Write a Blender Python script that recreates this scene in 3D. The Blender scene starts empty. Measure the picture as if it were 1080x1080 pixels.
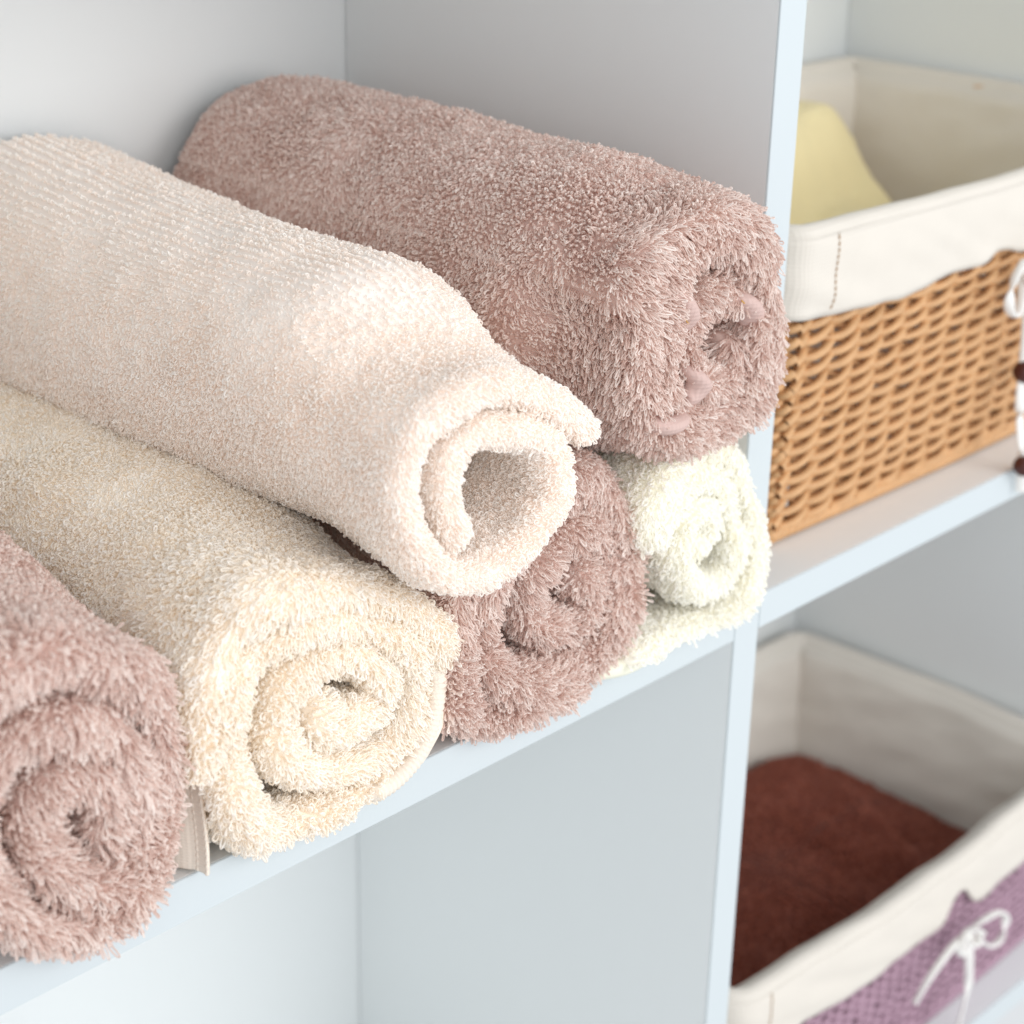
import bpy, bmesh, math, random
import numpy as np
from mathutils import Matrix, Vector

S = bpy.context.scene
C = S.collection
PI = math.pi
rng = np.random.default_rng(7)
random.seed(7)

# ------------------------------------------------------------------ camera
cam_d = bpy.data.cameras.new('camera')
cam = bpy.data.objects.new('camera', cam_d)
C.objects.link(cam)
R = np.array([[0.69766408, -0.27454374, 0.661733],
              [-0.71615807, -0.29246788, 0.63370353],
              [0.01955631, -0.91601762, -0.40066105]])
CAM = np.array([-0.64999407, -0.47844464, 0.39459546])
M = Matrix(((R[0, 0], -R[0, 1], -R[0, 2], CAM[0]),
            (R[1, 0], -R[1, 1], -R[1, 2], CAM[1]),
            (R[2, 0], -R[2, 1], -R[2, 2], CAM[2]),
            (0, 0, 0, 1)))
cam.matrix_world = M
cam_d.sensor_width = 36
cam_d.lens = 68.29
cam_d.clip_start = 0.02
cam_d.clip_end = 50
cam_d.dof.use_dof = True
cam_d.dof.focus_distance = 0.728
cam_d.dof.aperture_fstop = 9.0
S.camera = cam

# ------------------------------------------------------------------ world + lamps
W = bpy.data.worlds.new('World')
S.world = W
W.use_nodes = True
bg = W.node_tree.nodes['Background']
bg.inputs[0].default_value = (0.93, 0.965, 1.0, 1)
bg.inputs[1].default_value = 0.80


def area(name, loc, target, size, size_y, power, col):
    d = bpy.data.lights.new(name, 'AREA')
    d.shape = 'RECTANGLE'
    d.size = size
    d.size_y = size_y
    d.energy = power
    d.color = col
    o = bpy.data.objects.new(name, d)
    C.objects.link(o)
    o.location = loc
    o.rotation_euler = (Vector(target) - Vector(loc)).to_track_quat('-Z', 'Y').to_euler()
    return o


area('window_light', (0.7, -2.3, 0.9), (-0.1, 0, 0.05), 1.9, 1.5, 36, (0.985, 0.995, 1.0))
area('room_light', (-1.4, -1.9, 1.1), (-0.1, 0.2, 0.1), 1.4, 1.4, 15, (0.98, 0.985, 1.0))

S.view_settings.view_transform = 'Standard'
S.view_settings.look = 'None'
S.view_settings.exposure = 0.03
S.view_settings.gamma = 1
S.view_settings.use_curve_mapping = False
S.cycles.max_bounces = 12
S.cycles.diffuse_bounces = 8
S.cycles.transmission_bounces = 8

# ------------------------------------------------------------------ helpers


def srgb(r, g, b):
    f = lambda c: ((c / 255 + 0.055) / 1.055) ** 2.4 if c > 10 else c / 255 / 12.92
    return (f(r), f(g), f(b), 1)


def tag(o, label=None, cat=None, group=None, kind=None):
    if label: o['label'] = label
    if cat: o['category'] = cat
    if group: o['group'] = group
    if kind: o['kind'] = kind
    return o


def empty(name, loc):
    o = bpy.data.objects.new(name, None)
    C.objects.link(o)
    o.location = loc
    o.empty_display_size = 0.02
    return o


def link(name, me, mat, parent=None, smooth=True):
    o = bpy.data.objects.new(name, me)
    C.objects.link(o)
    if mat: me.materials.append(mat)
    if smooth:
        me.polygons.foreach_set('use_smooth', [True] * len(me.polygons))
    if parent is not None:
        o.parent = parent
        o.matrix_parent_inverse = Matrix.Translation(-Vector(parent.location))
    return o


def grid_mesh(name, G, closed_u=False, closed_v=False):
    nu, nv = G.shape[:2]
    me = bpy.data.meshes.new(name)
    idx = np.arange(nu * nv).reshape(nu, nv)
    a = np.concatenate([idx, idx[:1]]) if closed_u else idx
    a = np.concatenate([a, a[:, :1]], axis=1) if closed_v else a
    q = np.stack([a[:-1, :-1], a[1:, :-1], a[1:, 1:], a[:-1, 1:]], axis=-1).reshape(-1, 4)
    me.vertices.add(nu * nv)
    me.vertices.foreach_set('co', G.reshape(-1).astype(np.float32))
    me.loops.add(q.size)
    me.loops.foreach_set('vertex_index', q.reshape(-1).astype(np.int32))
    me.polygons.add(len(q))
    me.polygons.foreach_set('loop_start', np.arange(0, q.size, 4, dtype=np.int32))
    me.polygons.foreach_set('loop_total', np.full(len(q), 4, dtype=np.int32))
    me.update(calc_edges=True)
    me.validate()
    return me


def box_obj(name, lo, hi, mat, parent=None, bev=0.0006):
    bm = bmesh.new()
    bmesh.ops.create_cube(bm, size=1)
    lo, hi = Vector(lo), Vector(hi)
    for v in bm.verts:
        v.co = Vector([(lo[i] + hi[i]) / 2 + v.co[i] * (hi[i] - lo[i]) for i in range(3)])
    if bev:
        bmesh.ops.bevel(bm, geom=bm.edges[:], offset=bev, segments=2, affect='EDGES')
    me = bpy.data.meshes.new(name)
    bm.to_mesh(me)
    return link(name, me, mat, parent, smooth=False)


def catmull(P, n_per=14):
    P = np.asarray(P, float)
    Q = np.vstack([2 * P[0] - P[1], P, 2 * P[-1] - P[-2]])
    t = np.linspace(0, 1, n_per, endpoint=False)[:, None]
    out = []
    for i in range(len(P) - 1):
        p0, p1, p2, p3 = Q[i:i + 4]
        out.append(0.5 * (2 * p1 + (p2 - p0) * t + (2 * p0 - 5 * p1 + 4 * p2 - p3) * t ** 2
                          + (3 * p1 - p0 - 3 * p2 + p3) * t ** 3))
    return np.vstack(out + [P[-1:]])


def resample(P, step):
    d = np.r_[0, np.cumsum(np.linalg.norm(np.diff(P, axis=0), axis=1))]
    n = max(4, int(d[-1] / step) + 1)
    s = np.linspace(0, d[-1], n)
    return np.stack([np.interp(s, d, P[:, k]) for k in range(P.shape[1])], 1), s


def noise(P, freq, seed=0):
    """smooth value noise in -1..1 on an (...,3) array"""
    P = np.asarray(P) * freq + seed * 17.31
    i = np.floor(P).astype(np.int64)
    f = P - i
    f = f * f * (3 - 2 * f)

    def h(ix, iy, iz):
        n = (ix * 73856093) ^ (iy * 19349663) ^ (iz * 83492791) ^ (seed * 2654435)
        n = (n ^ (n >> 13)) * 1274126177 & 0x7fffffff
        n = (n ^ (n >> 15)) * 668265263 & 0x7fffffff
        return (n & 0xffff) / 32767.5 - 1
    r = 0
    for dx in (0, 1):
        for dy in (0, 1):
            for dz in (0, 1):
                w = (f[..., 0] if dx else 1 - f[..., 0]) * (f[..., 1] if dy else 1 - f[..., 1]) * (f[..., 2] if dz else 1 - f[..., 2])
                r = r + w * h(i[..., 0] + dx, i[..., 1] + dy, i[..., 2] + dz)
    return r


def tube_grid(P, rad, seg=6, flat=None):
    """tube surface around polyline P (n,3)"""
    P = np.asarray(P, float)
    T = np.gradient(P, axis=0)
    T /= np.linalg.norm(T, axis=1)[:, None] + 1e-12
    up = np.array([0.13, 0.2, 1.0])
    A = np.cross(T, up)
    ln = np.linalg.norm(A, axis=1)
    A[ln < 1e-3] = (1, 0, 0)
    A /= np.linalg.norm(A, axis=1)[:, None]
    B = np.cross(T, A)
    a = np.linspace(0, 2 * PI, seg, endpoint=False)
    rad = np.broadcast_to(np.asarray(rad, float), (len(P),))[:, None, None]
    k = 1.0 if flat is None else flat
    return P[:, None] + rad * (A[:, None] * np.cos(a)[None, :, None] + k * B[:, None] * np.sin(a)[None, :, None])


def merge_grids(name, grids, closed_v=True, caps=False):
    V, F, off = [], [], 0
    for G in grids:
        nu, nv = G.shape[:2]
        idx = np.arange(nu * nv).reshape(nu, nv) + off
        a = np.concatenate([idx, idx[:, :1]], axis=1) if closed_v else idx
        F.append(np.stack([a[:-1, :-1], a[1:, :-1], a[1:, 1:], a[:-1, 1:]], -1).reshape(-1, 4))
        V.append(G.reshape(-1, 3))
        off += nu * nv
    V, q = np.vstack(V), np.vstack(F)
    me = bpy.data.meshes.new(name)
    me.vertices.add(len(V))
    me.vertices.foreach_set('co', V.reshape(-1).astype(np.float32))
    me.loops.add(q.size)
    me.loops.foreach_set('vertex_index', q.reshape(-1).astype(np.int32))
    me.polygons.add(len(q))
    me.polygons.foreach_set('loop_start', np.arange(0, q.size, 4, dtype=np.int32))
    me.polygons.foreach_set('loop_total', np.full(len(q), 4, dtype=np.int32))
    me.update(calc_edges=True)
    me.validate()
    return me


# ------------------------------------------------------------------ materials


def mat(name, col, rough=0.6, bump=0, scale=400, var=0.0, var_scale=40, weave=False, spec=0.5, sheen=0):
    m = bpy.data.materials.new(name)
    m.use_nodes = True
    nt = m.node_tree
    p = nt.nodes['Principled BSDF']
    p.inputs['Roughness'].default_value = rough
    p.inputs['Specular IOR Level'].default_value = spec
    if sheen:
        p.inputs['Sheen Weight'].default_value = sheen
    tc = nt.nodes.new('ShaderNodeTexCoord')
    if var:
        n = nt.nodes.new('ShaderNodeTexNoise')
        n.inputs['Scale'].default_value = var_scale
        n.inputs['Detail'].default_value = 6
        nt.links.new(tc.outputs['Object'], n.inputs['Vector'])
        mx = nt.nodes.new('ShaderNodeMix')
        mx.data_type = 'RGBA'
        mx.inputs[6].default_value = tuple(c * (1 - var) for c in col[:3]) + (1,)
        mx.inputs[7].default_value = tuple(min(1, c * (1 + var)) for c in col[:3]) + (1,)
        nt.links.new(n.outputs['Fac'], mx.inputs[0])
        nt.links.new(mx.outputs[2], p.inputs['Base Color'])
    else:
        p.inputs['Base Color'].default_value = col
    if bump:
        b = nt.nodes.new('ShaderNodeBump')
        b.inputs['Strength'].default_value = 1
        b.inputs['Distance'].default_value = bump
        if weave:
            outs = []
            for ax in (0, 2):
                w = nt.nodes.new('ShaderNodeTexWave')
                w.wave_type = 'BANDS'
                w.bands_direction = 'X' if ax == 0 else 'Z'
                w.inputs['Scale'].default_value = scale
                w.inputs['Distortion'].default_value = 1.5
                w.inputs['Detail'].default_value = 2
                nt.links.new(tc.outputs['Object'], w.inputs['Vector'])
                outs.append(w.outputs['Fac'])
            ad = nt.nodes.new('ShaderNodeMath')
            nt.links.new(outs[0], ad.inputs[0])
            nt.links.new(outs[1], ad.inputs[1])
            nt.links.new(ad.outputs[0], b.inputs['Height'])
        else:
            n2 = nt.nodes.new('ShaderNodeTexNoise')
            n2.inputs['Scale'].default_value = scale
            n2.inputs['Detail'].default_value = 4
            nt.links.new(tc.outputs['Object'], n2.inputs['Vector'])
            nt.links.new(n2.outputs['Fac'], b.inputs['Height'])
        nt.links.new(b.outputs['Normal'], p.inputs['Normal'])
    return m


def yarn_mat(name, c0, c1, trans=0.22):
    """cotton yarn: diffuse with some light passing through, each loop its own tone"""
    m = bpy.data.materials.new(name)
    m.use_nodes = True
    nt = m.node_tree
    nt.nodes.remove(nt.nodes['Principled BSDF'])
    out = nt.nodes['Material Output']
    hi = nt.nodes.new('ShaderNodeHairInfo')
    mx = nt.nodes.new('ShaderNodeMix')
    mx.data_type = 'RGBA'
    mx.inputs[6].default_value = c0
    mx.inputs[7].default_value = c1
    nt.links.new(hi.outputs['Random'], mx.inputs[0])
    d = nt.nodes.new('ShaderNodeBsdfPrincipled')
    d.inputs['Roughness'].default_value = 0.45
    d.inputs['Specular IOR Level'].default_value = 0.5
    t = nt.nodes.new('ShaderNodeBsdfTranslucent')
    ms = nt.nodes.new('ShaderNodeMixShader')
    ms.inputs[0].default_value = trans
    nt.links.new(mx.outputs[2], d.inputs['Base Color'])
    nt.links.new(mx.outputs[2], t.inputs['Color'])
    nt.links.new(d.outputs[0], ms.inputs[1])
    nt.links.new(t.outputs[0], ms.inputs[2])
    nt.links.new(ms.outputs[0], out.inputs[0])
    return m


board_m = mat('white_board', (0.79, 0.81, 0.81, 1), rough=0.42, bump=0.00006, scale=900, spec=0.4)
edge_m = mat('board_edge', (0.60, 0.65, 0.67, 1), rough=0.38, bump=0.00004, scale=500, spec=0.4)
wicker_m = mat('wicker', srgb(210, 164, 116), rough=0.5, bump=0.0004, scale=700, var=0.22, var_scale=130)
stake_m = mat('wicker_stake', srgb(188, 138, 90), rough=0.6, var=0.2, var_scale=90)
purple_m = mat('purple_weave', srgb(176, 144, 160), rough=0.8, bump=0.0006, scale=500, var=0.18, var_scale=120)
liner_m = mat('liner_cotton', srgb(221, 214, 204), rough=0.9, bump=0.00008, scale=160, weave=True, var=0.03, var_scale=60, spec=0.15, sheen=0.1)
cord_m = mat('cord', srgb(238, 236, 232), rough=0.85, bump=0.00006, scale=800, spec=0.2)
bead_m = mat('bead', srgb(74, 30, 22), rough=0.35, var=0.2, var_scale=200)
yellow_m = mat('yellow_cloth', srgb(238, 222, 174), rough=0.95, bump=0.0012, scale=420, var=0.05, spec=0.1, sheen=0.15)
brown_m = mat('brown_cloth', srgb(100, 50, 38), rough=0.95, bump=0.0014, scale=420, var=0.08, spec=0.1, sheen=0.1)
thread_m = mat('stitch_thread', srgb(176, 142, 104), rough=0.8)
#MATS

# ------------------------------------------------------------------ shelving unit
T = 0.018
BK = 0.266
unit = empty('shelving_unit', (0, 0.13, -0.41))
tag(unit, 'white open shelving unit with square compartments holding the towels and baskets', 'shelving unit')
TOP, BOT = 0.39, -0.41
XL, XR = -0.42, 0.437


def board(name, lo, hi):
    """board with an edge band of its own on the front"""
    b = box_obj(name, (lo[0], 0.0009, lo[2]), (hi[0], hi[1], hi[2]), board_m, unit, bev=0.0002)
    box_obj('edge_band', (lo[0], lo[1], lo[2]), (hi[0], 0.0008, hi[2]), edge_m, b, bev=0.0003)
    return b


board('upright', (0, 0, BOT), (T, BK, TOP))
board('upright', (XL - T, 0, BOT), (XL, BK, TOP))
board('upright', (XR, 0, BOT), (XR + T, BK, TOP))
for (x0, x1) in ((XL, 0), (T, XR)):
    e = 0.0002
    board('shelf', (x0 + e, 0, -T), (x1 - e, BK, 0))
    board('shelf', (x0 + e, 0, BOT), (x1 - e, BK, BOT + T))
    board('shelf', (x0 + e, 0, TOP - T), (x1 - e, BK, TOP))
box_obj('back_panel', (XL - T, BK + 0.0005, BOT), (XR + T, BK + 0.0045, TOP), board_m, unit, bev=0.0003)

# ------------------------------------------------------------------ towels


def add_pile(parent, P, N, Tg, m, height, rad, width, lean, clump, name='terry_pile', twist=0.0, seed=1, hvar=0.25):
    """little yarn loops rooted at P, rising along N"""
    n = len(P)
    r = np.random.default_rng(seed)
    cf = 1 / 0.009
    cl = np.stack([noise(P, cf, seed + 3), noise(P, cf, seed + 5), noise(P, cf, seed + 9)], 1)
    cf2 = 1 / 0.028
    cl2 = np.stack([noise(P, cf2, seed + 13), noise(P, cf2, seed + 15), noise(P, cf2, seed + 19)], 1)
    D = N + clump * cl + lean * 1.0 * cl2 + Tg * lean * 0.6 + r.normal(0, 0.22, (n, 3))
    D[:, 2] -= lean * 0.35
    # never lean into the cloth
    dn = (D * N).sum(1)
    D += N * np.clip(0.55 - dn, 0, None)[:, None]
    D /= np.linalg.norm(D, axis=1)[:, None]
    Rv = r.normal(0, 1, (n, 3))
    Wd = np.cross(D, Rv)
    Wd /= np.linalg.norm(Wd, axis=1)[:, None] + 1e-9
    W2 = np.cross(D, Wd)
    H = height * (1 + hvar * r.normal(0, 1, n).clip(-1.6, 1.6)) * (1 + 0.18 * cl[:, 0])
    H = H[:, None]
    bend = (cl2 * 0.5 + r.normal(0, 0.35, (n, 3))) * 0.4
    bend[:, 2] -= 0.25
    prof = [(0, 0.0), (0.33, .55), (0.68, 1.0), (0.94, .75), (1.0, 0.0), (0.94, -.75), (0.68, -1.0), (0.33, -.55), (0, 0.0)]
    w = width * (1 + 0.2 * r.normal(0, 1, (n, 1)))
    K = len(prof)
    Q = np.empty((n, K, 3), np.float32)
    ph = r.uniform(0, 6.28, (n, 1))
    for k, (t, s) in enumerate(prof):
        a = ph + twist * t
        side = Wd * np.cos(a) + W2 * np.sin(a)
        Q[:, k] = P + D * H * t + side * w * s + bend * H * t * t - N * 0.0006 * (t == 0)
    hc = bpy.data.hair_curves.new(name)
    hc.add_curves([K] * n)
    hc.attributes['position'].data.foreach_set('vector', Q.reshape(-1))
    ra = hc.attributes.get('radius') or hc.attributes.new('radius', 'FLOAT', 'POINT')
    rr = np.repeat(rad * (1 + 0.15 * r.normal(0, 1, n)).clip(.6, 1.4), K).astype(np.float32)
    ra.data.foreach_set('value', rr)
    o = bpy.data.objects.new(name, hc)
    C.objects.link(o)
    hc.materials.append(m)
    o.parent = parent
    return o


def towel(label, pts, yf, yb, cb, rb, h, cloth_m, pile_m, pile, recess=0.0, wob=0.0025, front_r=1.4, seed=1,
          floor=True, blend=(0.008, 0.09), turns_full=1.10, pitch=0.17, bare=None, mid_swell=0.0, taper=0.0, sag=0.0, back_tuck=0.12):
    pts = np.array(pts, float) / 1e4
    P2, s = resample(catmull(pts), 0.0017)
    n = len(P2)
    # the last full turn gives the centre
    Ltot = s[-1]
    cen = P2[int(n * 0.62):].mean(0)
    d = P2 - cen
    ang = np.unwrap(np.arctan2(d[:, 1], d[:, 0]))
    remain = np.abs(ang[-1] - ang) / (2 * PI)
    remain = np.maximum.accumulate(remain[::-1])[::-1] + np.clip((0.3 - s / Ltot) / 0.3, 0, 1) * 0.8
    Tn = np.gradient(P2, axis=0)
    Tn /= np.linalg.norm(Tn, axis=1)[:, None]
    N2 = np.stack([Tn[:, 1], -Tn[:, 0]], 1)
    if ((N2 * d).sum(1)).mean() < 0: N2 = -N2
    # back spiral
    dirn = d / (np.linalg.norm(d, axis=1)[:, None] + 1e-9)
    g = np.clip(1 - pitch * np.clip(remain - 1, 0, None) - 0.16 * np.clip((remain - 0.985) / 0.06, 0, 1), 0.15, 1)
    B2 = np.array(cb)[None] + dirn * g[:, None] * (np.array(rb)[None] - h)
    # where the section goes: (y fraction, side)
    full = 1 / (1 + np.exp(((remain - turns_full) / 0.04).clip(-30, 30)))
    L = 0.045 + full * (yb - yf - 0.045)
    tt = np.concatenate([1 - np.linspace(0, 1, 64) ** 0.75 * 1.0])   # 1 -> 0
    rows = []
    for t in tt: rows.append((t, 1.0, 0.0))
    for a in np.linspace(0, PI, 13)[1:-1]: rows.append((0.0, math.cos(a), math.sin(a)))
    for t in np.linspace(0, 1, 24) ** 1.1: rows.append((-t, -1.0, 0.0))
    G = np.empty((n, len(rows), 3))
    turnf = remain / max(remain.max(), 1e-6)
    p3 = np.stack([P2[:, 0], np.full(n, yf), P2[:, 1]], 1)
    yfr = yf + recess * turnf + wob * noise(p3, 1 / 0.022, seed) + wob * 0.5 * noise(p3, 1 / 0.009, seed + 1)
    hh = h * (1 + 0.22 * noise(p3, 1 / 0.02, seed + 2))
    tip = np.clip((Ltot - s) / (h * 1.2), 0, 1)
    tip2 = np.clip(s / (h * 1.2), 0, 1)
    hh = hh * np.sqrt(1 - (1 - tip) ** 2) .clip(0.05, 1) * np.sqrt(1 - (1 - tip2) ** 2).clip(0.05, 1)
    for j, (t, cs, sn) in enumerate(rows):
        if t >= 0: y = yfr + t * L
        else: y = yfr + (-t) * 0.042
        y = y - sn * hh * front_r
        depth = np.clip(y - yf, 0, None)
        w = np.clip((depth - blend[0]) / (blend[1] - blend[0]), 0, 1)
        w = w * w * (3 - 2 * w)
        w = w * full
        yn = np.clip(depth / (yb - yf), 0, 1)
        back = B2 + np.array([0, 1.0])[None] * 0
        sw = 1 - taper * (1 - yn) + mid_swell * np.sin(PI * yn) - back_tuck * np.clip((yn - 0.88) / 0.12, 0, 1) ** 2
        cc = np.array(cb)[None]
        # the axis runs straight from the front centre to the back centre
        axis = cen[None] + (cc - cen[None]) * yn[:, None] - np.array([[0, 1.0]]) * (sag * np.sin(PI * np.clip(yn, 0, 1)))[:, None]
        bodyp = axis + (back - cc) * sw[:, None]
        front = P2 + (axis - cen[None])
        off = N2 * (1 - w)[:, None] + dirn * w[:, None]
        q = front * (1 - w)[:, None] + bodyp * w[:, None] + off * (hh * cs)[:, None]
        G[:, j, 0] = q[:, 0]
        G[:, j, 1] = y
        G[:, j, 2] = q[:, 1]
    # creases and lumps
    Gn = np.cross(np.gradient(G, axis=0), np.gradient(G, axis=1))
    Gn /= np.linalg.norm(Gn, axis=2)[..., None] + 1e-12
    j0 = len(tt) // 3
    outv = np.zeros_like(G)
    outv[..., 0] = G[..., 0] - cen[0]
    outv[..., 2] = G[..., 2] - cen[1]
    if (Gn[int(n * .7):, j0] * outv[int(n * .7):, j0]).sum() < 0: Gn = -Gn
    st = G * np.array([1, 0.45, 1])
    G = G + Gn * (0.0022 * noise(st, 1 / 0.035, seed + 21) + 0.0010 * noise(G, 1 / 0.013, seed + 22))[..., None]
    if floor:
        lim = 0.0022
        z = G[..., 2]
        k = 0.003
        G[..., 2] = lim + np.maximum(z - lim, 0) + k * np.log1p(np.exp(-np.abs(z - lim) / k))
    # keep off the divider and the back panel
    ins = (G[..., 1] > -0.004)
    G[..., 0] = np.where(ins, np.minimum(G[..., 0], -0.0035), G[..., 0])
    G[..., 1] = np.minimum(G[..., 1], BK - 0.004)
    me = grid_mesh('towel', G)
    root = link('rolled_towel', me, cloth_m)
    tag(root, label, 'towel', 'rolled towels stacked on the shelf')
    # pile
    Gn = np.cross(np.gradient(G, axis=0), np.gradient(G, axis=1))
    Gn /= np.linalg.norm(Gn, axis=2)[..., None] + 1e-12
    if (Gn[int(n * .7):, j0] * outv[int(n * .7):, j0]).sum() < 0: Gn = -Gn
    sp = pile['space']
    Ps, Ns, Ts, Us = [], [], [], []
    r = np.random.default_rng(seed + 100)
    du = Ltot / n
    u = 0.0
    while u < Ltot - 0.0005:
        fi = u / Ltot * (n - 1)
        i = min(int(fi), n - 2)
        col = G[i] * (1 - (fi - i)) + G[i + 1] * (fi - i)
        cn = Gn[i]
        seglen = np.linalg.norm(np.diff(col, axis=0), axis=1)
        cum = np.r_[0, np.cumsum(seglen)]
        m_ = max(2, int(cum[-1] / sp))
        v = (np.arange(m_) + r.uniform(0, 1, m_) * 0.8 + 0.1) * sp
        v = v[v < cum[-1]]
        jj = np.clip(np.searchsorted(cum, v) - 1, 0, len(col) - 2)
        f = ((v - cum[jj]) / (seglen[jj] + 1e-12))[:, None]
        nx = min(i + 2, n - 1)
        tu = G[nx, jj] - G[i, jj]
        tu /= np.linalg.norm(tu, axis=1)[:, None] + 1e-9
        pos = col[jj] * (1 - f) + col[jj + 1] * f
        pos = pos + tu * r.uniform(-0.4, 0.4, (len(v), 1)) * sp
        nn = cn[jj] * (1 - f) + cn[jj + 1] * f
        tv = col[jj + 1] - col[jj]
        tv /= np.linalg.norm(tv, axis=1)[:, None] + 1e-9
        Ps.append(pos); Ns.append(nn); Ts.append(tv)
        Us.append(np.stack([np.full(len(v), u / Ltot), jj + f[:, 0], remain[i] + 0 * v], 1))
        u += sp
    Ps, Ns, Ts, Us = map(np.vstack, (Ps, Ns, Ts, Us))
    Ns /= np.linalg.norm(Ns, axis=1)[:, None] + 1e-9
    view = CAM[None] - Ps
    view /= np.linalg.norm(view, axis=1)[:, None]
    nfront = len(tt)
    keep = (Ns * view).sum(1) > -0.5
    keep &= ~((Us[:, 1] > nfront + 11 + 17))
    # hidden depths of the inner turns
    keep &= ~((Us[:, 2] > 1.25) & (Ps[:, 1] > yf + 0.04) & (Us[:, 1] < nfront))
    if bare is not None: keep &= ~bare(Ps, Us, nfront)
    Ps, Ns, Ts, Us = Ps[keep], Ns[keep], Ts[keep], Us[keep]
    near = np.exp(-np.clip(Ps[:, 1] - (yf + 0.012), 0, None) / 0.018)
    add_pile(root, Ps, Ns, Ts, pile_m, (pile['h'] * (pile.get('back', 0.75) + (1 - pile.get('back', 0.75)) * near)), pile['r'], pile['w'],
             pile.get('lean', 0.3), pile.get('clump', 0.3), twist=pile.get('twist', 0), seed=seed)
    return root, G


A_PTS = [(-3549, 381), (-3458, 440), (-3488, 583), (-3619, 663), (-3730, 606), (-3739, 432), (-3611, 244), (-3436, 229), (-3370, 368), (-3385, 595), (-3486, 795), (-3692, 876), (-3859, 832), (-3951, 650), (-3927, 395), (-3799, 169), (-3580, 86), (-3424, 155), (-3286, 338), (-3254, 603), (-3296, 862), (-3474, 1038), (-3687, 1116), (-3894, 1065), (-4040, 900), (-4090, 670), (-4060, 420)]
B_PTS = [(-2600, 575), (-2595, 480), (-2520, 425), (-2429, 423), (-2305, 415), (-2281, 505), (-2357, 618), (-2484, 696), (-2640, 712), (-2765, 650), (-2800, 510), (-2710, 345), (-2500, 215), (-2265, 195), (-2130, 300), (-2125, 500), (-2224, 674), (-2407, 790), (-2597, 850), (-2781, 847), (-2922, 776), (-3009, 662), (-3010, 514), (-2960, 300), (-2860, 120), (-2640, 60), (-2343, 62), (-2156, 100), (-2024, 209), (-1974, 397), (-2016, 588), (-2161, 756), (-2345, 864), (-2565, 950), (-2763, 985), (-2930, 920), (-3040, 780), (-3095, 600), (-3100, 430)]
C_PTS = [(-2120, 1090), (-2175, 1200), (-2200, 1330), (-2160, 1440), (-2060, 1500), (-1950, 1480), (-1830, 1450), (-1700, 1370), (-1660, 1290), (-1645, 1160), (-1700, 1080), (-1790, 1000), (-1950, 955), (-2080, 950), (-2210, 1010), (-2320, 1140), (-2380, 1300), (-2370, 1450), (-2310, 1570), (-2180, 1640), (-2040, 1655), (-1900, 1625), (-1671, 1501), (-1417, 1316)]
D_PTS = [(-1241, 598), (-1112, 504), (-1140, 371), (-1299, 361), (-1448, 498), (-1464, 670), (-1332, 785), (-1135, 754), (-976, 577), (-962, 332), (-1119, 187), (-1364, 158), (-1614, 252), (-1733, 431), (-1727, 655), (-1601, 836), (-1366, 967), (-1117, 957), (-950, 740), (-884, 438), (-961, 220), (-1219, 91), (-1500, 73), (-1797, 158), (-1902, 347), (-1879, 605), (-1729, 797)]
E_PTS = [(-540, 590), (-505, 515), (-465, 497), (-401, 573), (-481, 688), (-628, 693), (-663, 552), (-552, 366), (-365, 298), (-253, 386), (-267, 596), (-410, 797), (-608, 859), (-767, 782), (-819, 585), (-869, 688), (-805, 858), (-682, 967), (-486, 959), (-268, 797), (-146, 533), (-142, 254), (-311, 106), (-609, 100), (-956, 110)]
E_PTS = E_PTS[:14] + [(-840, 640), (-850, 760)] + E_PTS[16:]
F_PTS = [(-556, 1498), (-490, 1378), (-590, 1303), (-753, 1370), (-832, 1526), (-777, 1656), (-628, 1692), (-459, 1589), (-375, 1423), (-396, 1266), (-550, 1178), (-764, 1205), (-918, 1343), (-980, 1520), (-984, 1699), (-899, 1865), (-727, 1930), (-524, 1850), (-370, 1667), (-284, 1456), (-306, 1262), (-448, 1134), (-677, 1111), (-917, 1196), (-1051, 1359), (-1111, 1541), (-1115, 1723), (-1165, 1780), (-1085, 1900), (-932, 1975), (-734, 2005), (-505, 1925), (-335, 1730)]

PINK0, PINK1 = srgb(217, 187, 175), srgb(249, 236, 228)
pink_cloth = mat('pink_cotton', srgb(212, 184, 174), rough=0.95, spec=0.1)
pink_yarn = yarn_mat('pink_yarn', PINK0, PINK1)
cream_cloth = mat('cream_cotton', srgb(250, 238, 222), rough=0.95, spec=0.1)
cream_yarn = yarn_mat('cream_yarn', srgb(251, 240, 224), srgb(255, 251, 245))
peach_cloth = mat('peach_cotton', srgb(253, 243, 235), rough=0.95, spec=0.1)
peach_yarn = yarn_mat('peach_yarn', srgb(253, 241, 231), srgb(255, 251, 246))
ivory_cloth = mat('ivory_cotton', srgb(251, 248, 234), rough=0.95, spec=0.1)
ivory_yarn = yarn_mat('ivory_yarn', srgb(254, 251, 240), srgb(255, 254, 249))
hem_cream = mat('woven_hem_cream', srgb(240, 228, 214), rough=0.85, bump=0.00006, scale=260, weave=True, spec=0.15)
hem_pink = mat('woven_hem_pink', srgb(208, 180, 172), rough=0.9, bump=0.00012, scale=170, weave=True, spec=0.15)
hem_ivory = mat('woven_hem_ivory', srgb(240, 238, 220), rough=0.85, bump=0.00006, scale=260, weave=True, spec=0.15)
gold_m = mat('gold_thread', srgb(200, 150, 60), rough=0.4)

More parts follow.
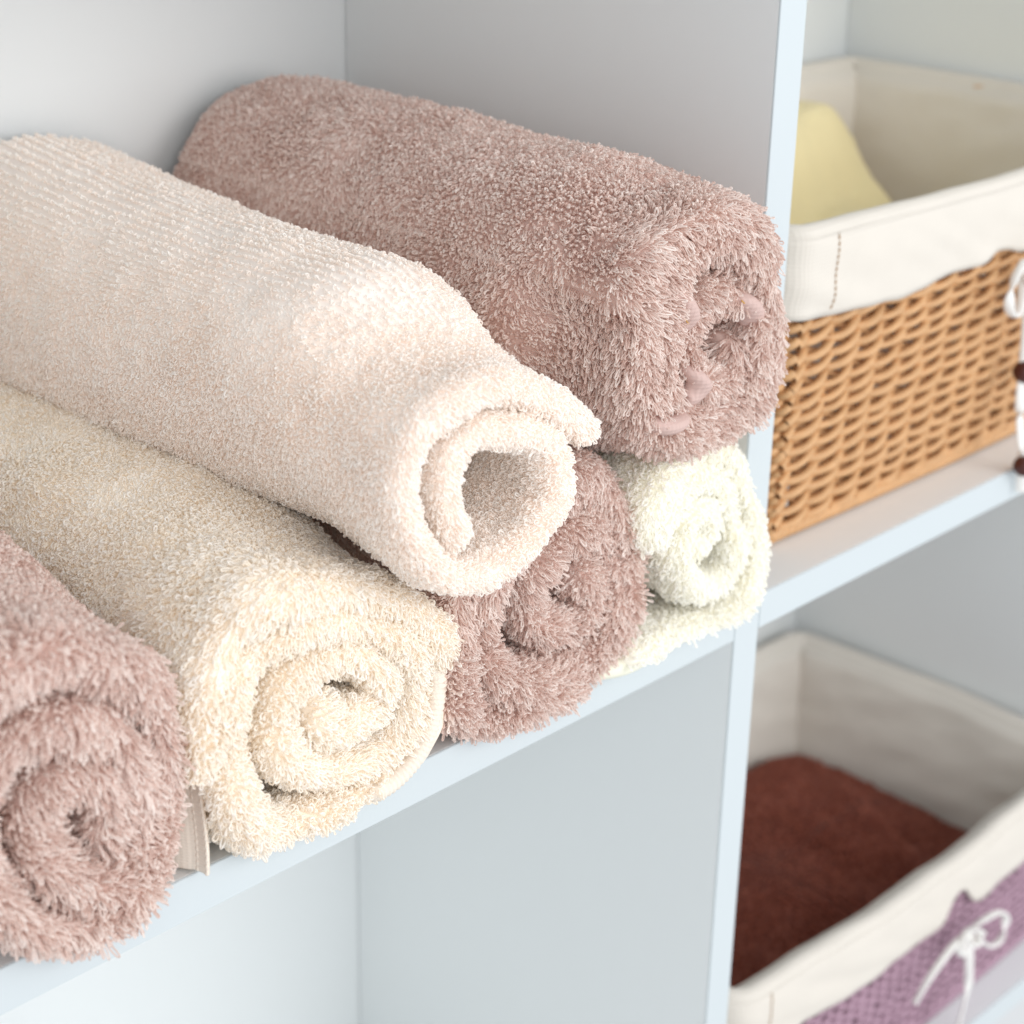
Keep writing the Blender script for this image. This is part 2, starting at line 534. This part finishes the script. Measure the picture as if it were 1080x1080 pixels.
long_pile = dict(space=0.00122, h=0.0045, r=0.00027, w=0.00056, lean=0.85, clump=0.55, twist=4.5, back=0.55)
mid_pile = dict(space=0.00130, h=0.0031, r=0.00034, w=0.00070, lean=0.85, clump=0.42, twist=2.5, back=0.72)
short_pile = dict(space=0.00115, h=0.0021, r=0.00030, w=0.00060, lean=0.5, clump=0.22, twist=0.8, back=0.85)

HFD = 0.0022
HF = np.array([(-.092, .168), (-.0485, .158), (-.081, .135), (-.096, .1235)])


def bareF(P, U, nf):
    d = np.min(np.linalg.norm(P[:, None, [0, 2]] - HF[None], axis=2), axis=1)
    return (d < 0.0048) & (P[:, 1] < -0.010)


def bareB(P, U, nf):
    left = (P[:, 0] < -0.3025) & (P[:, 2] < 0.055) & (P[:, 1] > -0.007)
    right = (P[:, 0] > -0.2065 - np.clip(.03 - P[:, 2], 0, 1) * 1.1) & (P[:, 2] < 0.048) & (P[:, 1] < 0.004) & (U[:, 2] < 1.0)
    return left | right


def bareE(P, U, nf):
    return (P[:, 2] < 0.010) & (P[:, 1] < 0.004)


tA, gA = towel('dusty pink rolled towel nearest the left edge, first of the bottom row', A_PTS, -0.004, 0.255, (-0.359, 0.051), (0.054, 0.051), 0.0066,
               pink_cloth, pink_yarn, long_pile, seed=11, wob=0.0035)
tB, gB = towel('cream rolled towel with thick spiral end on the shelf beneath the off-white roll', B_PTS, -0.003, 0.255, (-0.252, 0.060), (0.059, 0.060), 0.0070,
               cream_cloth, cream_yarn, mid_pile, seed=23, bare=bareB, wob=0.003, taper=0.13)
tC, gC = towel('smooth off-white rolled towel on top with a hollow centre and a loose pointed flap', C_PTS, -0.03, 0.255, (-0.191, 0.138), (0.067, 0.063), 0.0062,
               peach_cloth, peach_yarn, short_pile, seed=37, wob=0.002, floor=False, blend=(-0.004, 0.07), taper=0.31, sag=0.006, back_tuck=0.0)
tD, gD = towel('dusty pink rolled towel in the bottom row between the cream and ivory rolls', D_PTS, -0.001, 0.255, (-0.147, 0.052), (0.051, 0.052), 0.0066,
               pink_cloth, pink_yarn, long_pile, seed=41, wob=0.0035)
tE, gE = towel('small ivory rolled towel in the corner of the shelf against the divider', E_PTS, -0.010, 0.255, (-0.050, 0.048), (0.045, 0.047), 0.005,
               ivory_cloth, ivory_yarn, mid_pile, seed=53, bare=bareE, wob=0.003)
tF, gF = towel('large dusty pink rolled towel on top with shaggy end, leaning against the divider', F_PTS, -0.022, 0.255, (-0.066, 0.157), (0.059, 0.058), 0.0070,
               pink_cloth, pink_yarn, long_pile, seed=67, bare=bareF, wob=0.0035, floor=False, blend=(0.0, 0.05))


def ribbed(name, pts, rad, m, parent, flat=1.0, stitch=0.0, taper=True):
    P, s = resample(catmull(np.array(pts)), 0.0006)
    t = s / s[-1]
    r = rad * (np.sqrt(np.clip(1 - (2 * t - 1) ** 2, 0.0, 1)) if taper else np.clip(np.minimum(t, 1 - t) * 12, 0.1, 1) ** 0.5)
    if stitch: r = r + stitch * np.sin(s / 0.0021 * 2 * PI)
    return link(name, merge_grids(name, [tube_grid(P, r + 1e-5, 22, flat=flat)]), m, parent)


# flat woven border of the cream roll, low on its left side, and its bound edge on the right
cv, cs_ = resample(catmull(np.array([(-.2960, .060), (-.3020, .050), (-.3055, .036), (-.3060, .020), (-.3062, .008), (-.3062, .0015)])), 0.001)
ys = np.linspace(-.0045, .05, 36)
Gp = np.zeros((len(cv), len(ys), 3))
for j, yy in enumerate(ys):
    Gp[:, j, 0] = cv[:, 0] - 0.014 * (1 - math.exp(-max(yy, 0) / .018)) - 0.0006 * math.exp(-((yy + .0005) / .0008) ** 2) + 0.0006 * math.exp(-((yy - .0022) / .0008) ** 2)
    Gp[:, j, 1] = yy + 0.0015 * np.sin(cs_ * 90)
    Gp[:, j, 2] = cv[:, 1]
hb = link('hem_band', grid_mesh('hem_band', Gp), hem_cream, tB)
hb.modifiers.new('thickness', 'SOLIDIFY').thickness = 0.0016
for k_ in (0, 3):
    sm_ = np.stack([Gp[2:, k_, 0] - 0.0012, Gp[2:, k_, 1], Gp[2:, k_, 2]], 1)
    gq = tube_grid(resample(sm_, 0.0005)[0], 0.0007 + 0.00018 * np.sin(np.arange(len(resample(sm_, 0.0005)[0])) * 1.1), 8)
    link('seam', merge_grids('seam', [gq]), hem_cream, hb)
hb['label'] = 'flat woven border with a stitched seam'
ribbed('bound_edge', [(-.2015, -.0085, .0500), (-.2010, -.0105, .038), (-.2045, -.0115, .026), (-.2125, -.012, .0145), (-.224, -.0115, .0075), (-.238, -.0105, .0050)],
       0.0042, hem_cream, tB, flat=0.9, stitch=0.00035, taper=False)
# smooth folded ends of the woven border showing inside the shaggy roll
for p in ([(-.1000, -.028, .1790), (-.0930, -.0325, .1735), (-.0880, -.0325, .1640), (-.0890, -.028, .1570)],
          [(-.0560, -.028, .1650), (-.0500, -.0315, .1630), (-.0450, -.0315, .1560), (-.0430, -.028, .1500)],
          [(-.0850, -.028, .1440), (-.0810, -.0330, .1395), (-.0795, -.0330, .1320), (-.0830, -.028, .1260)],
          [(-.1080, -.027, .1290), (-.1000, -.0320, .1235), (-.0910, -.0330, .1225), (-.0840, -.028, .1250)]):
    h_ = ribbed('hem_fold', [(q[0], q[1] + HFD, q[2]) for q in p], 0.0062, hem_pink, tF, flat=0.62)
for p in ([(-.0995, -.0375, .1690), (-.0950, -.0385, .1672), (-.0910, -.0380, .1640)], [(-.0560, -.0360, .1655), (-.0545, -.0365, .1640)]):
    link('gold_thread', merge_grids('gold_thread', [tube_grid(resample(catmull(np.array(p) + (0, HFD + .0012, 0)), .0006)[0], 0.00028, 5)]), gold_m, tF)
ribbed('hem_end', [(-.112, -.004, .0070), (-.100, -.008, .0075), (-.086, -.009, .0070), (-.070, -.008, .0075), (-.058, -.004, .0080)], 0.0062, hem_ivory, tE, flat=0.85)

# ------------------------------------------------------------------ baskets


def rrect(x0, x1, y0, y1, r, step=0.003, bulge=0.0):
    """closed rounded rectangle, counter-clockwise from the front left; points, outward normals"""
    pts, nrm = [], []
    def seg(a, b, n):
        L = math.dist(a, b)
        k = max(2, int(L / step))
        for i in range(k):
            t = i / k
            pts.append((a[0] + (b[0] - a[0]) * t + n[0] * bulge * math.sin(PI * t) ** 1, a[1] + (b[1] - a[1]) * t + n[1] * bulge * math.sin(PI * t)))
            nrm.append(n)
    def arc(cx, cy, a0):
        k = max(4, int(r * PI / 2 / step) + 2)
        for i in range(k):
            a = a0 + PI / 2 * i / k
            pts.append((cx + r * math.cos(a), cy + r * math.sin(a)))
            nrm.append((math.cos(a), math.sin(a)))
    seg((x0 + r, y0), (x1 - r, y0), (0, -1)); arc(x1 - r, y0 + r, -PI / 2)
    seg((x1, y0 + r), (x1, y1 - r), (1, 0)); arc(x1 - r, y1 - r, 0)
    seg((x1 - r, y1), (x0 + r, y1), (0, 1)); arc(x0 + r, y1 - r, PI / 2)
    seg((x0, y1 - r), (x0, y0 + r), (-1, 0)); arc(x0 + r, y0 + r, PI)
    return np.array(pts), np.array(nrm)


def basket(name, label, rc, x0, x1, y0, y1, zf, zr, weave_m, post_m, taper, band, notch, sag, bulge, rows_gap, strand, pitch, seed):
    root = empty(name, ((x0 + x1) / 2, (y0 + y1) / 2, zf))
    tag(root, label, 'basket')
    H = zr - zf
    Pt, Nr = rrect(x0, x1, y0, y1, rc, bulge=bulge)
    cum = np.r_[0, np.cumsum(np.linalg.norm(np.diff(np.vstack([Pt, Pt[:1]]), axis=0), axis=1))]
    per = cum[-1]
    ns = int(round(per / pitch / 2)) * 2
    pitch = per / ns
    front = np.where(Nr[:, 1] < -0.5, np.sin(PI * np.clip((Pt[:, 0] - x0) / (x1 - x0), 0, 1)), 0) * np.clip(-Nr[:, 1], 0, 1)

    def at(s, z, off):
        s = np.mod(s, per)
        px = np.interp(s, cum, np.r_[Pt[:, 0], Pt[0, 0]])
        py = np.interp(s, cum, np.r_[Pt[:, 1], Pt[0, 1]])
        nx = np.interp(s, cum, np.r_[Nr[:, 0], Nr[0, 0]])
        ny = np.interp(s, cum, np.r_[Nr[:, 1], Nr[0, 1]])
        o = off - taper * (zr - z) / H
        sg = sag * np.clip(-ny, 0, 1) * np.sin(PI * np.clip((px - x0) / (x1 - x0), 0, 1))
        return np.stack([px + nx * o, py + ny * o, z + 0 * px - sg * (z - zf) / H], -1)
    grids = []
    z = zf + 0.010
    k = 0
    ss = np.linspace(0, per, int(per / 0.0018))
    while z < zr - 0.006:
        ph0 = 0.25 * math.sin(k * 1.7)
        for st in (0, 1):
            ph = PI * ss / pitch + st * PI + ph0 + 0.7 * noise(np.stack([ss * 30, 0 * ss + k * 3.1, 0 * ss + st], 1), 1, seed)
            zz = z + strand * 1.0 * np.sin(ph) + 0.0017 * noise(np.stack([ss, 0 * ss + z * 2, 0 * ss + st], 1), 1 / 0.03, seed + 1)
            off = -0.0045 + strand * 1.45 * np.cos(ph)
            P = at(ss, zz, off)
            rad = strand * (1 + 0.2 * noise(P, 1 / 0.01, seed + 5))
            grids.append(tube_grid(P, rad, 7, flat=0.85))
        z += rows_gap * (1 + 0.08 * math.sin(k * 2.3))
        k += 1
    link('woven_side', merge_grids('woven_side', grids), weave_m, root)
    g = []
    for i in range(ns):
        zz = np.linspace(zf + 0.004, zr - 0.004, 12)
        P = at(np.full(12, pitch * (i + 0.5)), zz, -0.0045)
        g.append(tube_grid(P, strand * 0.85, 6))
    link('stakes', merge_grids('stakes', g), post_m, root)
    # plaited foot
    g = []
    for st in range(3):
        ph = 2 * PI * ss / 0.016 + st * 2 * PI / 3
        P = at(ss, zf + 0.0048 + 0.0022 * np.sin(ph), -0.004 + 0.0026 * np.cos(ph))
        g.append(tube_grid(P, strand * 1.0, 7))
    link('plaited_foot', merge_grids('plaited_foot', g), weave_m, root)
    bz = zf + 0.005
    box_obj('basket_base', (x0 + taper + 0.012, y0 + taper + 0.012, bz), (x1 - taper - 0.012, y1 - taper - 0.012, bz + 0.004), post_m, root)
    # cotton liner: outer band, over the rim, down the inside
    nP = len(Pt)
    prof = []
    lo = np.full(nP, band)
    if notch:
        fx = Pt[:, 0]
        lo = lo - np.where(Nr[:, 1] < -0.9, notch[2] * np.exp(-np.abs((fx - notch[0]) / notch[1]) ** 2.2), 0)
    lo = lo + 0.0022 * noise(np.c_[Pt, 0 * fx], 1 / 0.04, seed + 7) + 0.0012 * noise(np.c_[Pt, 0 * fx], 1 / 0.012, seed + 8)
    zrim = zr - sag * front
    rowsL = []
    def ring(zarr, off):
        o = off - taper * (zr - zarr) / H
        return np.stack([Pt[:, 0] + Nr[:, 0] * o, Pt[:, 1] + Nr[:, 1] * o, zarr], -1)
    rowsL.append(ring(zrim - lo + 0.001, 0.0012))
    for t in np.linspace(0, 1, 14):
        rowsL.append(ring(zrim - 0.004 - (lo - 0.004) * (1 - t), 0.0042 - 0.0018 * t * t))
    for a in np.linspace(0, PI, 9):
        rowsL.append(ring(zrim - 0.004 + 0.005 * math.sin(a), -0.0035 + 0.0052 * math.cos(a)))
    zb = zf + 0.012
    for t in np.linspace(0.02, 1, 22):
        rowsL.append(ring((zrim - 0.004) * (1 - t) + zb * t, -0.0145 - 0.002 * min(1, t * 6)))
    last = rowsL[-1]
    ctr = last.mean(0)
    for t in (0.1, 0.4, 0.7, 0.98):
        q = last * (1 - t) + ctr * t
        q[:, 2] = zb
        rowsL.append(q)
    G = np.stack(rowsL, 1)
    dz = zr - G[..., 2]
    nr3 = np.concatenate([Nr, np.zeros((nP, 1))], 1)[:, None]
    wr = 0.0013 * noise(G @ np.array([[.6, 0, .5], [0, .6, .3], [.5, .4, 1.6]]), 1 / 0.016, seed + 9) + 0.0022 * noise(G * np.array([1, 1, .5]), 1 / 0.05, seed + 10)
    inner = (np.arange(G.shape[1]) > 24)[None, :]
    wr = wr * np.where(inner, 1.3, 0.9)
    # diagonal pulls in the corners of the lining
    G = G + nr3 * wr[..., None]
    ln = link('liner', grid_mesh('liner', G, closed_u=True), liner_m, root)
    sd = ln.modifiers.new('thickness', 'SOLIDIFY')
    sd.thickness = 0.0008
    sd.offset = 0
    # seam with stitches at the front left corner
    g = []
    i0 = int(np.argmin(np.abs(Pt[:, 0] - (x0 + 0.026)) + 10 * (Nr[:, 1] > -0.9)))
    for q in range(13):
        a = G[i0, 2 + q] + np.array([0, -0.0008, 0])
        b = G[i0, 3 + q] + np.array([0.0004, -0.0008, 0])
        g.append(tube_grid(np.array([a + (b - a) * t for t in (0.12, 0.35, 0.6, 0.78)]), 0.00035, 5))
    link('seam', merge_grids('seam', g), thread_m, ln)
    return root


def tie(parent, pieces, beads=(), rad=0.0029):
    g = [tube_grid(resample(catmull(np.array(p)), 0.0012)[0], rad, 10, flat=0.4) for p in pieces]
    t = link('bow', merge_grids('bow', g), cord_m, parent)
    for (c, r) in beads:
        bm = bmesh.new()
        bmesh.ops.create_uvsphere(bm, u_segments=24, v_segments=16, radius=r)
        for v in bm.verts:
            v.co.z *= 0.92
        bmesh.ops.translate(bm, verts=bm.verts, vec=c)
        me = bpy.data.meshes.new('bead')
        bm.to_mesh(me)
        link('bead', me, bead_m, parent)
    return t


b1 = basket('wicker_basket', 'natural tan wicker basket with cream cotton liner on the upper right shelf', 0.012,
            0.050, 0.428, 0.018, 0.256, 0.0005, 0.163, wicker_m, stake_m, 0.010, 0.043, (0.222, 0.020, 0.006), 0.003, 0.003,
            0.0080, 0.0026, 0.0200, 5)
tie(b1, [[(0.2400, .010, .108), (0.2300, .003, .118), (0.2170, .001, .110), (0.2160, .001, .096), (0.2270, .002, .090), (0.2370, .006, .100), (0.2410, .010, .108)],
         [(0.2400, .010, .108), (0.2520, .003, .118), (0.2660, .002, .112), (0.2670, .002, .098), (0.2560, .003, .093), (0.2440, .006, .101), (0.2400, .010, .108)],
         [(0.2400, .008, .108), (0.2450, .006, .085), (0.2480, .006, .060), (0.2460, .005, .050), (0.2440, .002, .030), (0.2410, -.004, .008), (0.2430, -.005, -.012)],
         [(0.2400, .006, .1085), (0.2425, .004, .106), (0.2400, .003, .103), (0.2375, .004, .106), (0.2400, .006, .1085)]],
    [((0.2480, .0045, .053), .0068), ((0.2405, -.0065, .004), .0062)])
b2 = basket('purple_basket', 'mauve woven basket with cream liner and white bow on the lower right shelf', 0.016,
            0.046, 0.425, 0.014, 0.256, -0.3915, -0.256, purple_m, purple_m, 0.008, 0.043, (0.262, 0.015, 0.021), 0.008, 0.004,
            0.0072, 0.0021, 0.011, 8)
tie(b2, [[(.262, .002, -.313), (.272, -.004, -.306), (.287, -.006, -.307), (.296, -.006, -.317), (.293, -.006, -.330), (.281, -.005, -.330), (.270, -.003, -.320), (.262, .001, -.313)],
         [(.262, .002, -.313), (.252, -.004, -.306), (.243, -.005, -.312), (.248, -.005, -.320), (.256, -.002, -.317), (.262, .002, -.313)],
         [(.262, .000, -.313), (.245, -.002, -.310), (.228, -.003, -.314), (.213, -.003, -.322), (.203, -.002, -.333)],
         [(.263, .000, -.313), (.262, -.003, -.335), (.263, -.004, -.352), (.259, -.004, -.372), (.256, -.004, -.384)],
         [(.258, .0, -.309), (.264, -.006, -.309), (.267, -.006, -.315), (.261, -.006, -.319), (.257, -.002, -.314)]],
    [((.257, -.004, -.388), .006)])


def cloth(label, name, cx, cy, hx, hy, z0, ztop, m, seed, layers, ex=4.0, lump=0.004):
    nu, nv = 150, 120
    u = np.linspace(-1, 1, nu)[:, None]
    v = np.linspace(-1, 1, nv)[None, :]
    X = np.sign(u) * np.abs(u) ** 0.75 + 0 * v
    Y = np.sign(v) * np.abs(v) ** 0.75 + 0 * u
    x, y = cx + hx * X, cy + hy * Y
    e = ((1 - np.abs(X) ** ex).clip(0) ** (1 / ex)) * ((1 - np.abs(Y) ** ex).clip(0) ** (1 / ex))
    z = z0 + (ztop(x, y) - z0) * e
    P = np.stack([x, y, z], -1)
    P[..., 2] += (lump * noise(P, 1 / 0.045, seed) + 0.0016 * noise(P, 1 / 0.02, seed + 1)) * e
    # folded layers show as grooves round the sides
    g = np.cos(P[..., 2] / layers * 2 * PI)
    rim = (np.maximum(np.abs(X), np.abs(Y)) > 0.93)
    P[..., 0] += np.where(rim, 0.0012 * g * np.sign(X), 0)
    P[..., 2] = np.maximum(P[..., 2], z0)
    o = link(name, grid_mesh(name, P), m)
    tag(o, label, 'cloth')
    return o, P


sst = lambda t: np.clip(t, 0, 1) ** 2 * (3 - 2 * np.clip(t, 0, 1))
cloth('pale yellow folded cloth heaped inside the tan wicker basket', 'folded_cloth', 0.224, 0.148, 0.150, 0.090, 0.0135,
      lambda x, y: 0.094 + 0.030 * np.clip((y - 0.12) / 0.11, 0, 1) + 0.034 * sst((y - 0.165 - 0.35 * (x - 0.30)) / 0.035) - 0.02 * sst((x - 0.30) / 0.07) * (1 - sst((y - 0.15) / 0.06)), yellow_m, 3, 0.018, ex=9.0, lump=0.007)
bt, bP = cloth('dark russet brown folded towel filling the mauve basket', 'folded_towel', 0.238, 0.138, 0.172, 0.096, -0.378,
      lambda x, y: -0.329 + 0.005 * np.sin(x * 22 + 1) + 0.007 * sst((0.36 - x + 0.5 * (y - 0.14)) / 0.012), brown_m, 6, 0.016, ex=5.0)
brown_yarn = yarn_mat('brown_yarn', srgb(128, 62, 46), srgb(164, 92, 70))
Q = bP.reshape(-1, 3)
nb = np.cross(np.gradient(bP, axis=0), np.gradient(bP, axis=1)).reshape(-1, 3)
nb /= np.linalg.norm(nb, axis=1)[:, None] + 1e-12
kp = (Q[:, 2] > -0.372)
add_pile(bt, Q[kp] + rng.normal(0, .0006, (kp.sum(), 3)) * (1, 1, 0), nb[kp], np.tile([1.0, 0, 0], (kp.sum(), 1)), brown_yarn,
         np.full(kp.sum(), 0.0020), 0.00045, 0.0007, 0.6, 0.5, seed=5)
